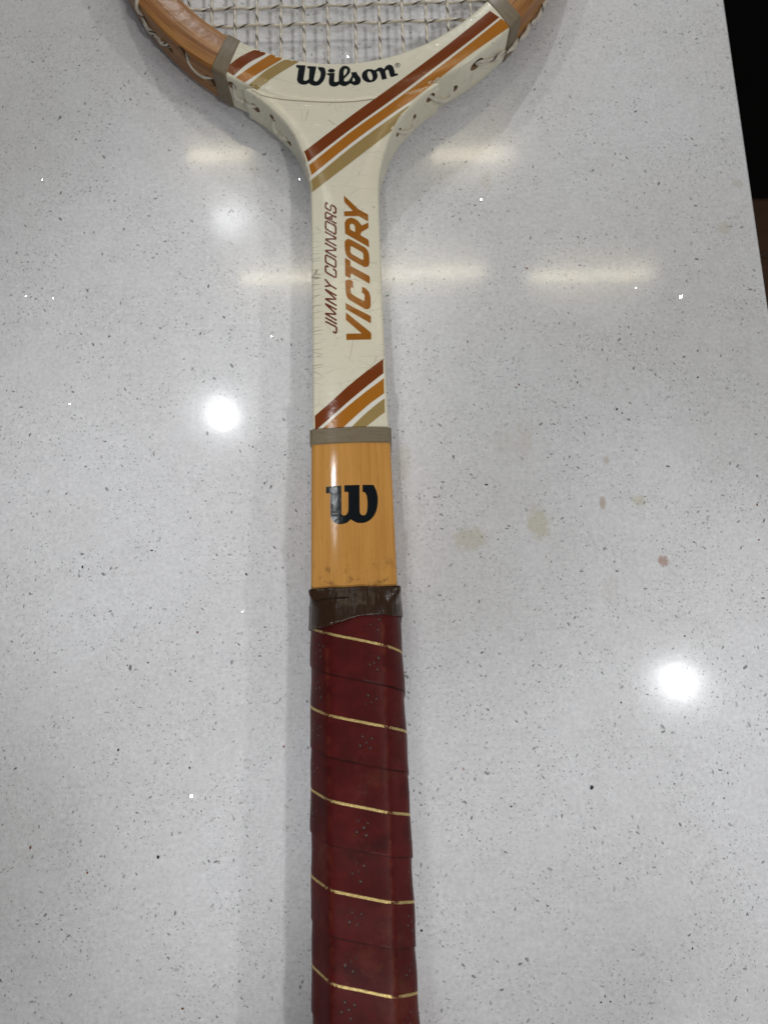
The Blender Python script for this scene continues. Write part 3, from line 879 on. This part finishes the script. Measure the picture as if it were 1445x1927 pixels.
def stroke(pts, w, closed=False):
    """a polyline with width -> list of quads (mitred)"""
    P2 = [Vector(p) for p in pts]; n = len(P2); L, Rr = [], []
    for i in range(n):
        a = P2[(i - 1) % n] if (closed or i > 0) else None
        b = P2[(i + 1) % n] if (closed or i < n - 1) else None
        d1 = (P2[i] - a).normalized() if a is not None else None
        d2 = (b - P2[i]).normalized() if b is not None else None
        if d1 is None: d1 = d2
        if d2 is None: d2 = d1
        n1, n2 = Vector((-d1.y, d1.x)), Vector((-d2.y, d2.x))
        m = n1 + n2
        m = n1 if m.length < 0.2 else m.normalized()
        k = min(1.9, 1 / max(0.3, m.dot(n1)))
        L.append(P2[i] + m * (w / 2 * k)); Rr.append(P2[i] - m * (w / 2 * k))
    if closed: return [([tuple(p) for p in L], [[tuple(p) for p in Rr]])]
    return [([tuple(p) for p in L] + [tuple(p) for p in reversed(Rr)], [])]

# --- stripes of the crown, of the throat and of the shaft foot
A = lambda pts: sc(pts, 3.36, 230, 0)
B = lambda pts: sc(pts, 3.211, 640, 0)
C = lambda pts: sc(pts, 3.705, 540, 340)
def strip(u, l): return [(densify(u, False, 4) + list(reversed(densify(l, False, 4))), [])]
decal('printed_stripe', strip(A([(645, 440), (745, 360), (865, 303)]), A([(705, 478), (800, 398), (940, 328)])), M['rust'], label='rust brown stripe on the crown')
decal('printed_stripe', strip(A([(720, 490), (830, 412), (955, 335)]), A([(775, 522), (893, 445), (1045, 355)])), M['orange'], label='orange stripe on the crown')
decal('printed_stripe', strip(A([(800, 538), (920, 440), (1060, 360)]), A([(852, 570), (968, 480), (1150, 372)])), M['tan'], label='tan stripe on the crown')
decal('printed_stripe', strip(A([(705, 481), (800, 401), (940, 331)]), A([(720, 488), (830, 409), (955, 333)])), M['white'])
decal('printed_stripe', strip(A([(777, 524), (895, 448), (1047, 357)]), A([(797, 536), (918, 438), (1058, 359)])), M['white'])
U1 = [(921.8, 20.5), (877, 57), (826.9, 96.5), (740, 161), (660, 218.5), (569.5, 287.5)]
L1 = [(939, 32.7), (891, 71), (839, 111), (745, 182), (660, 243), (575.5, 308)]
U2 = [(943, 35), (895, 73.5), (843, 114), (748, 186), (661, 248), (577.5, 314.5)]
L2 = [(960, 50), (918, 79), (868, 115), (820, 153), (775, 189), (733, 217), (661, 269.5), (582.5, 333)]
U3 = [(774, 193), (737, 219), (662, 274.5), (583.2, 339)]
L3 = [(735, 249), (700, 276), (662, 304.5), (586.2, 363)]
U3b = [(774, 198), (751, 222), (735, 249)]
decal('printed_stripe', strip(U1, L1), M['rust'], label='long rust brown stripe across the throat')
decal('printed_stripe', strip(U2, L2), M['orange'], label='long orange stripe across the throat')
decal('printed_stripe', [(densify([(769, 199), (737, 221.5), (662, 276.5), (583.6, 341)], False, 4) + list(reversed(densify([(769, 201), (752, 219), (742, 237), (736, 247), (700, 275.5), (662, 304.5), (586.2, 363)], False, 3))), [])],
      M['tan'], label='tan stripe across the throat')
decal('printed_stripe', strip([(x + .8, y + .9) for x, y in L1], [(x - .4, y - .5) for x, y in U2]), M['white'])
decal('printed_stripe', strip([(x + .2, y + .6) for x, y in L2[4:]], [(x, y) for x, y in [(772, 196.5), (737, 220.7), (662, 275.7), (583.4, 340)]]), M['white'])
lo_d_u, lo_d_l = [(195, 1640), (310, 1540), (430, 1430), (560, 1325), (670, 1243)], [(197, 1745), (310, 1645), (440, 1530), (560, 1430), (672, 1342)]
lo_o_u, lo_o_l = [(237, 1742), (330, 1655), (440, 1560), (560, 1465), (675, 1378)], [(370, 1742), (470, 1648), (570, 1560), (625, 1519), (677, 1482)]
lo_t_u, lo_t_l = [(440, 1730), (520, 1650), (600, 1580), (640, 1548), (680, 1518)], [(543, 1722), (575, 1697), (610, 1670), (645, 1642), (682, 1615)]
decal('printed_stripe', strip(C(lo_d_u), C(lo_d_l)), M['rust'], label='rust brown stripe at the foot of the shaft')
decal('printed_stripe', strip(C(lo_o_u), C(lo_o_l)), M['orange'], label='orange stripe at the foot of the shaft')
decal('printed_stripe', strip(C(lo_t_u), C(lo_t_l)), M['tan'], label='tan stripe at the foot of the shaft')
decal('printed_stripe', strip(C([(x + 3, y + 3) for x, y in lo_d_l]), C([(x - 3, y - 3) for x, y in lo_o_u])), M['white'])
decal('printed_stripe', strip(C([(x + 3, y + 3) for x, y in lo_o_l]), C([(x - 3, y - 3) for x, y in lo_t_u])), M['white'])

decal('crown_seam', stroke(densify([(474, 170), (497, 181), (530, 187), (565, 190), (600, 192), (640, 192.5), (672, 190.5), (706, 186.5)], False, 3), 1.3), lacquer('seam_dirt', (0.30, 0.26, 0.18)), off=0.00009)
decal('scratch', stroke([(762, 177), (776, 173), (790, 168), (804, 164)], 0.9) + stroke([(770, 178), (784, 173), (797, 169)], 0.8), lacquer('bare_scratch', (0.72, 0.60, 0.42)), off=0.00012)

# --- lettering
WS = lambda pts: sc(pts, 6.568, 550, 100)
word = []
word.append((WS(densify([(50, 146), (168, 153), (140, 320), (142, 335), (158, 341), (180, 338), (205, 320), (212, 190), (186, 187), (187, 160), (300, 166), (268, 320), (270, 340), (290, 350), (312, 345), (340, 310), (352, 260), (345, 225),
    (322, 200), (318, 172), (385, 176), (405, 195), (415, 240), (410, 285), (385, 345), (340, 390), (290, 405), (240, 395), (205, 372), (170, 388), (130, 390), (90, 378), (65, 350), (60, 320), (78, 185), (52, 180)], True, 2)), []))
word.append((WS(densify([(430, 250), (525, 245), (518, 340), (525, 355), (545, 358), (575, 345), (592, 382), (560, 405), (515, 415), (475, 405), (455, 380), (452, 340), (460, 275), (432, 272)], True, 2)), []))
word.append((WS(ell(485, 218, 44, 24)), []))
word.append((WS(densify([(575, 345), (578, 240), (590, 195), (620, 165), (655, 158), (695, 170), (718, 200), (712, 240), (680, 280), (640, 318), (640, 345), (660, 355), (690, 345), (715, 330), (740, 370), (700, 385), (665, 405), (625, 408), (590, 390)], True, 2)),
             [WS(densify([(640, 285), (635, 250), (640, 215), (655, 192), (672, 195), (680, 215), (668, 250)], True, 2))]))
word.append((WS(densify([(725, 240), (792, 232), (810, 270), (840, 305), (848, 345), (830, 380), (790, 397), (750, 392), (718, 370), (700, 340), (722, 305), (735, 270)], True, 2)),
             [WS([(745, 345), (748, 318), (757, 300), (770, 318), (775, 340), (760, 352)])]))
word.append((WS(ell(957, 280, 98, 83, 0.0, 28)), [WS(ell(961, 280, 29, 57, -0.28, 18))]))
word.append((WS(densify([(1010, 215), (1040, 200), (1070, 180), (1100, 178), (1135, 200), (1150, 170), (1185, 145), (1220, 148), (1250, 175), (1270, 255), (1300, 250), (1308, 272), (1225, 298), (1205, 275), (1190, 215), (1175, 205), (1155, 215), (1150, 235), (1170, 315), (1110, 332), (1088, 255), (1075, 225), (1050, 225), (1040, 240)], True, 2)), []))
decal('black_lettering', word, M['black'], label='black script maker name on the crown')
reg = [(WS(ell(1299, 150, 33, 28, -0.2, 22)), [WS(ell(1299, 150, 27, 22, -0.2, 22))])]
for s_ in ([(1289, 163), (1287, 138)], [(1287, 139), (1303, 136), (1308, 144), (1303, 150), (1289, 152)], [(1299, 151), (1312, 161)]):
    reg += stroke(WS(s_), 0.75)
decal('registered_mark', reg, M['black'])

LB = lambda pts: sc(pts, 12.845, 600, 500)
LA = lambda pts: sc(pts, 12.845, 600, 370)
vic = [(LB([(655, 1130), (1225, 1590), (1258, 1625), (1265, 1660), (1265, 1785), (665, 1795), (665, 1645), (1035, 1640), (650, 1305)]), []),
       (LB([(645, 905), (1245, 1215), (1258, 1240), (1255, 1395), (655, 1050)]), []),
       (LB(densify([(640, 400), (660, 355), (700, 340), (770, 345), (825, 385), (830, 545), (790, 520), (772, 550), (775, 640), (800, 690), (1075, 850), (1105, 845), (1105, 720), (1080, 675), (1040, 660), (1040, 510), (1120, 545), (1190, 610), (1230, 690), (1250, 800), (1250, 980), (1225, 1035), (1165, 1055), (1110, 1045), (740, 830), (680, 760), (655, 680), (645, 560)], True, 2)), []),
       (LB([(632, -185), (760, -120), (770, 10), (1215, 250), (1232, 290), (1228, 440), (795, 195), (770, 200), (765, 312), (638, 245)]), []),
       (LA(densify([(625, 1110), (645, 1050), (690, 1030), (760, 1035), (1100, 1220), (1170, 1290), (1205, 1370), (1220, 1480), (1220, 1620), (1195, 1680), (1140, 1705), (1070, 1690), (740, 1500), (670, 1420), (640, 1340), (628, 1240)], True, 2)),
        [LA([(765, 1205), (800, 1205), (1040, 1340), (1075, 1385), (1078, 1525), (1040, 1525), (800, 1390), (765, 1345)])]),
       (LA([(625, 640), (650, 570), (700, 530), (780, 510), (870, 535), (950, 590), (1000, 650), (1040, 700), (1195, 625), (1200, 760), (1040, 850), (1010, 900), (1015, 940), (1190, 1040), (1205, 1080), (1215, 1225), (635, 895)]),
        [LA([(750, 680), (790, 655), (830, 665), (865, 700), (878, 760), (875, 860), (780, 810), (752, 770)])]),
       (LA([(608, -25), (960, 310), (1180, 430), (1192, 470), (1192, 605), (970, 475), (615, 475), (612, 358), (825, 352), (618, 130)]), [])]
decal('ochre_lettering', vic, M['ochre'], label='large slanted ochre model name along the shaft')
jc = []
SW = 3.1
for pts, cl in ((LA([(218, 180), (180, 148), (165, 180), (165, 255), (185, 290), (272, 342), (290, 318), (290, 232), (318, 208), (388, 250), (410, 290), (410, 385), (385, 405), (340, 372)]), 0),
                (LA([(425, 655), (165, 518), (165, 400), (187, 377), (285, 428), (317, 460), (312, 590)]), 0), (LA([(318, 452), (425, 505)]), 0),
                (LA([(165, 615), (187, 597), (385, 700), (410, 740), (410, 885), (388, 908), (187, 790), (165, 752)]), 1),
                (LA([(425, 1192), (160, 1042)]), 0), (LA([(158, 1030), (422, 1022)]), 0), (LA([(424, 1003), (150, 848)]), 0),
                (LA([(425, 1468), (160, 1316)]), 0), (LA([(158, 1305), (422, 1295)]), 0), (LA([(424, 1277), (150, 1120)]), 0),
                (LA([(165, 1432), (187, 1415), (385, 1520), (410, 1556), (410, 1690), (388, 1713), (187, 1600), (165, 1568)]), 1),
                (LB([(238, 37), (187, 5), (165, 30), (165, 130), (190, 168), (385, 283), (413, 278), (420, 150), (396, 112), (340, 82)]), 0),
                (LB([(150, 325), (275, 475), (430, 570)]), 0), (LB([(150, 500), (275, 487)]), 0),
                (LB([(432, 730), (155, 572)]), 0), (LB([(155, 575), (418, 812)]), 0), (LB([(420, 815), (155, 800)]), 0), (LB([(155, 802), (432, 970)]), 0),
                (LB([(432, 1065), (155, 915)]), 0), (LB([(155, 918), (418, 1172)]), 0), (LB([(420, 1178), (155, 1155)]), 0), (LB([(155, 1157), (432, 1325)]), 0),
                (LB([(160, 1255), (437, 1415)]), 0), (LB([(160, 1350), (398, 1470), (430, 1505), (426, 1610), (402, 1628), (345, 1590)]), 0)):
    jc += stroke(pts, SW, bool(cl))
decal('maroon_lettering', jc, M['maroon'], label='small slanted maroon player name along the shaft')
WL = lambda pts: sc(pts, 12.565, 605, 900)
decal('black_emblem', [(WL(densify([(110, 205), (470, 172), (475, 830), (500, 880), (560, 878), (610, 835), (635, 770), (635, 325), (540, 325), (540, 168), (900, 158), (905, 790), (925, 850), (980, 880), (1030, 870), (1065, 820), (1085, 700), (1085, 520), (1060, 390), (1020, 330), (970, 322),
    (970, 155), (1230, 160), (1290, 280), (1325, 420), (1330, 580), (1300, 760), (1230, 900), (1130, 1000), (1000, 1055), (860, 1055), (760, 1015), (690, 970), (620, 1040), (520, 1080), (400, 1085), (300, 1045), (235, 960), (215, 880), (210, 355), (110, 360)], True, 2)), [])],
      M['black'], label='black letter W emblem on the bare wood')

# --- loose end of the brown tape, lapped over the band on the left
V, F = [], []
NU, NV = 26, 10
for i in range(NU):
    u = i / (NU - 1)
    xt = 583.6 + (668 - 583.6) * u
    yt = 1131.5 - 8.5 * math.sin(u * 1.5); yb = interp([(0, 1180), (0.15, 1182), (0.55, 1172.5), (1, 1165)], u)
    for j in range(NV):
        w_ = j / (NV - 1)
        p, nn = cast(TAPE_B, xt + (2.0 if False else 0) + 6 * w_ * (1 - u) * 0.5, yt + (yb - yt) * w_, 0.00038 * (1 - u) ** 0.6 + 0.00003)
        if p is None:
            p, nn = cast(TAPE_B, xt + 4, yt + (yb - yt) * w_, 0.00038)
            if p is None: p = V[-1].copy()
        V.append(p)
for i in range(NU - 1):
    for j in range(NV - 1): F.append((i * NV + j, i * NV + j + 1, (i + 1) * NV + j + 1, (i + 1) * NV + j))
flap = link_mesh('tape_end', V, F, M['tape'], tape)
sd = flap.modifiers.new('thick', 'SOLIDIFY'); sd.thickness = 0.0002; sd.offset = 0

# --- string holes bored into the frame's sides
holes = [(437, 161, 1.5, 1.0), (481, 203, 1.5, 1.2), (513, 222, 1.2, 1.0), (543, 266, 1.3, 1.2),
         (317, 88, 1.6, 1.5), (345, 100, 1.9, 1.5), (398, 153, 1.9, 1.4),
         (897, 121, 1.8, 1.5), (855, 167, 1.25, 1.0), (810, 184, 1.5, 1.2), (779, 221, 1.1, 1.0), (750, 249, 1.3, 1.2)]
bmc = bmesh.new()
for (px, py, r, el) in holes:
    p, nn = cast(ALL, px, py, 0)
    if p is None or abs(nn.z) > 0.7: continue
    nn = Vector((nn.x, nn.y, 0)).normalized(); tg = Vector((-nn.y, nn.x, 0)); upv = Vector((0, 0, 1))
    ring0, ring1, N = [], [], 14
    ax = (nn * 0.9 + Vector((0, 0.45, 0))).normalized() if nn.y < 0 else nn
    ax = nn
    for k in range(N):
        a = 2 * math.pi * k / N
        o_ = (tg * math.cos(a) * r * el + upv * math.sin(a) * r) * MM * 1.25
        ring0.append(bmc.verts.new(p + o_ * 1.15 + ax * 0.003)); ring1.append(bmc.verts.new(p + o_ * 0.7 - ax * 0.0055))
    fcs = [bmc.faces.new(ring0), bmc.faces.new(list(reversed(ring1)))]
    for k in range(N): fcs.append(bmc.faces.new((ring0[k], ring1[k], ring1[(k + 1) % N], ring0[(k + 1) % N])))
    for fc in fcs: fc.material_index = 1
bmesh.ops.recalc_face_normals(bmc, faces=bmc.faces[:])
cme = bpy.data.meshes.new('hole_cutter'); bmc.to_mesh(cme); bmc.free()
cut = bpy.data.objects.new('hole_cutter', cme); COL.objects.link(cut); cut.parent = root
for o in (crown, shaft, hoop):
    o.data.materials.append(M['holewood'])
    bm = bmesh.new(); bm.from_mesh(o.data); bmesh.ops.recalc_face_normals(bm, faces=bm.faces[:]); bm.to_mesh(o.data); bm.free()
    md = o.modifiers.new('holes', 'BOOLEAN'); md.operation = 'DIFFERENCE'; md.object = cut; md.solver = 'EXACT'
cme.materials.append(M['holewood']); cme.materials.append(M['holewood'])
bpy.context.view_layer.update()
dg = bpy.context.evaluated_depsgraph_get()
for o in (crown, shaft, hoop):
    me = bpy.data.meshes.new_from_object(o.evaluated_get(dg), depsgraph=dg)
    o.modifiers.clear(); old = o.data; o.data = me; me.name = o.name
    me.set_sharp_from_angle(angle=R(40))
    bpy.data.meshes.remove(old)
bpy.data.objects.remove(cut); bpy.data.meshes.remove(cme)

# --- strings
MX = []
for x in (5.9, 15.6, 24.9, 34.6, 43.5, 53.0, 62.4, 71.5, 80.3): MX += [x, -x + 0.6]
CY = []
y = 248.7
while y < 458: CY.append(y); y += 8.5
def half_len(x):
    s = min(0.999, abs(x) / 94.5); return math.acos(0) and math.sqrt(1 - s * s)
SR = 0.62
for mi, x in enumerate(sorted(MX)):
    c = half_len(x); y0, y1 = 344.2 - 125 * c, 344.2 + 127 * c
    pts = []; n = int((y1 - y0) / 2.1)
    for i in range(n + 1):
        yy = y0 + (y1 - y0) * i / n
        k = (yy - CY[0]) / 8.5
        amp = 0.22 if -0.5 < k < len(CY) - 0.5 else 0.0
        z = amp * math.cos(math.pi * (k + mi))
        pts.append(P(x * (0.985 + 0.03 * (yy - y0) / (y1 - y0)), yy, z))
    v, f, uv = tube_data(pts, SR * MM, 8)
    ph = random.random()
    link_mesh('main_string', v, f, M['string'], root, [[(c_[0] + ph * 0.0095, c_[1]) for c_ in q] for q in uv], sharp=80)
xs = sorted(MX)
for ci, yy in enumerate(CY):
    s = (344.2 - yy) / 124.5
    hw = 93.5 * math.sqrt(max(0.01, 1 - s * s))
    pts = []; n = int(2 * hw / 1.8)
    for i in range(n + 1):
        x = -hw + 2 * hw * i / n
        k = 0
        while k < len(xs) - 1 and xs[k + 1] < x: k += 1
        if x <= xs[0]: ph = -(xs[0] - x) / 9.2
        elif k >= len(xs) - 1: ph = len(xs) - 1 + (x - xs[-1]) / 9.2
        else: ph = k + (x - xs[k]) / (xs[k + 1] - xs[k])
        z = -0.38 * math.cos(math.pi * (ph + ci))
        pts.append(P(x, yy + (0.5 * math.sin(ci * 2.3) * x / 90), z))
    v, f, uv = tube_data(pts, SR * MM, 8)
    ph = random.random()
    link_mesh('cross_string', v, f, M['string'], root, [[(c_[0] + ph * 0.0095, c_[1]) for c_ in q] for q in uv], sharp=80)

# --- string runs along the outer side of the frame, from hole to hole
def side_string(px, r, mat, lift=0.6, sink=True, twist=0.0):
    px = densify(px, False, 4); pts = []
    for (x, y) in px:
        p, nn = cast(ALL, x, y, 0)
        if p is None: continue
        nn = Vector((nn.x, nn.y, 0))
        if nn.length < 0.1: continue
        nn.normalize(); pts.append((p, nn))
    if len(pts) < 3: return None
    out = [];  n = len(pts)
    for i, (p, nn) in enumerate(pts):
        e = min(1.0, min((p - pts[0][0]).length, (p - pts[-1][0]).length) / 0.003) if sink else 1.0
        off = Vector((0, 0, 0))
        if twist: off = Vector((0, 0, math.sin(i * twist) * r * 0.7)) + nn * math.cos(i * twist) * r * 0.7
        out.append(p + nn * MM * (lift * r * e - 1.6 * (1 - e)) + off * MM)
    v, f, uv = tube_data(out, r * MM, 8)
    return link_mesh('side_string', v, f, mat, root, uv, sharp=80)
ropeL = [(254, -30), (257, -10), (260, 8), (268, 27), (281, 50), (297, 68), (316, 86)]
side_string(ropeL, 0.66, M['string'], 1.0, True, 0.9)
side_string([(x + 2, y + 3) for x, y in ropeL], 0.66, M['string'], 1.0, True, -0.9)
side_string([(346, 103), (354, 114), (363, 128), (376, 140), (397, 151)], 0.55, M['gut'], 0.2)
ropeR = [(897, 121), (912, 113), (930, 105), (946, 97), (959, 86), (972, 74), (984, 58), (997, 42), (1010, 24), (1022, 4), (1030, -14)]
side_string(ropeR, 0.66, M['string'], 1.3, True, 0.8)
side_string([(x + 1.5, y + 2) for x, y in ropeR], 0.66, M['string'], 1.3, True, -0.8)
side_string([(437, 163), (442, 172), (447, 184), (458, 190), (470, 198), (481, 203)], 0.85, M['gut'], 0.5)
side_string([(513, 224), (516, 236), (522, 249), (532, 257), (543, 266)], 0.8, M['gut'], 0.5)
side_string([(810, 184), (820, 187), (832, 189), (843, 184), (855, 167)], 0.8, M['gut'], 0.6)
side_string([(750, 249), (758, 248), (768, 246), (775, 238), (779, 222)], 0.75, M['gut'], 0.6)
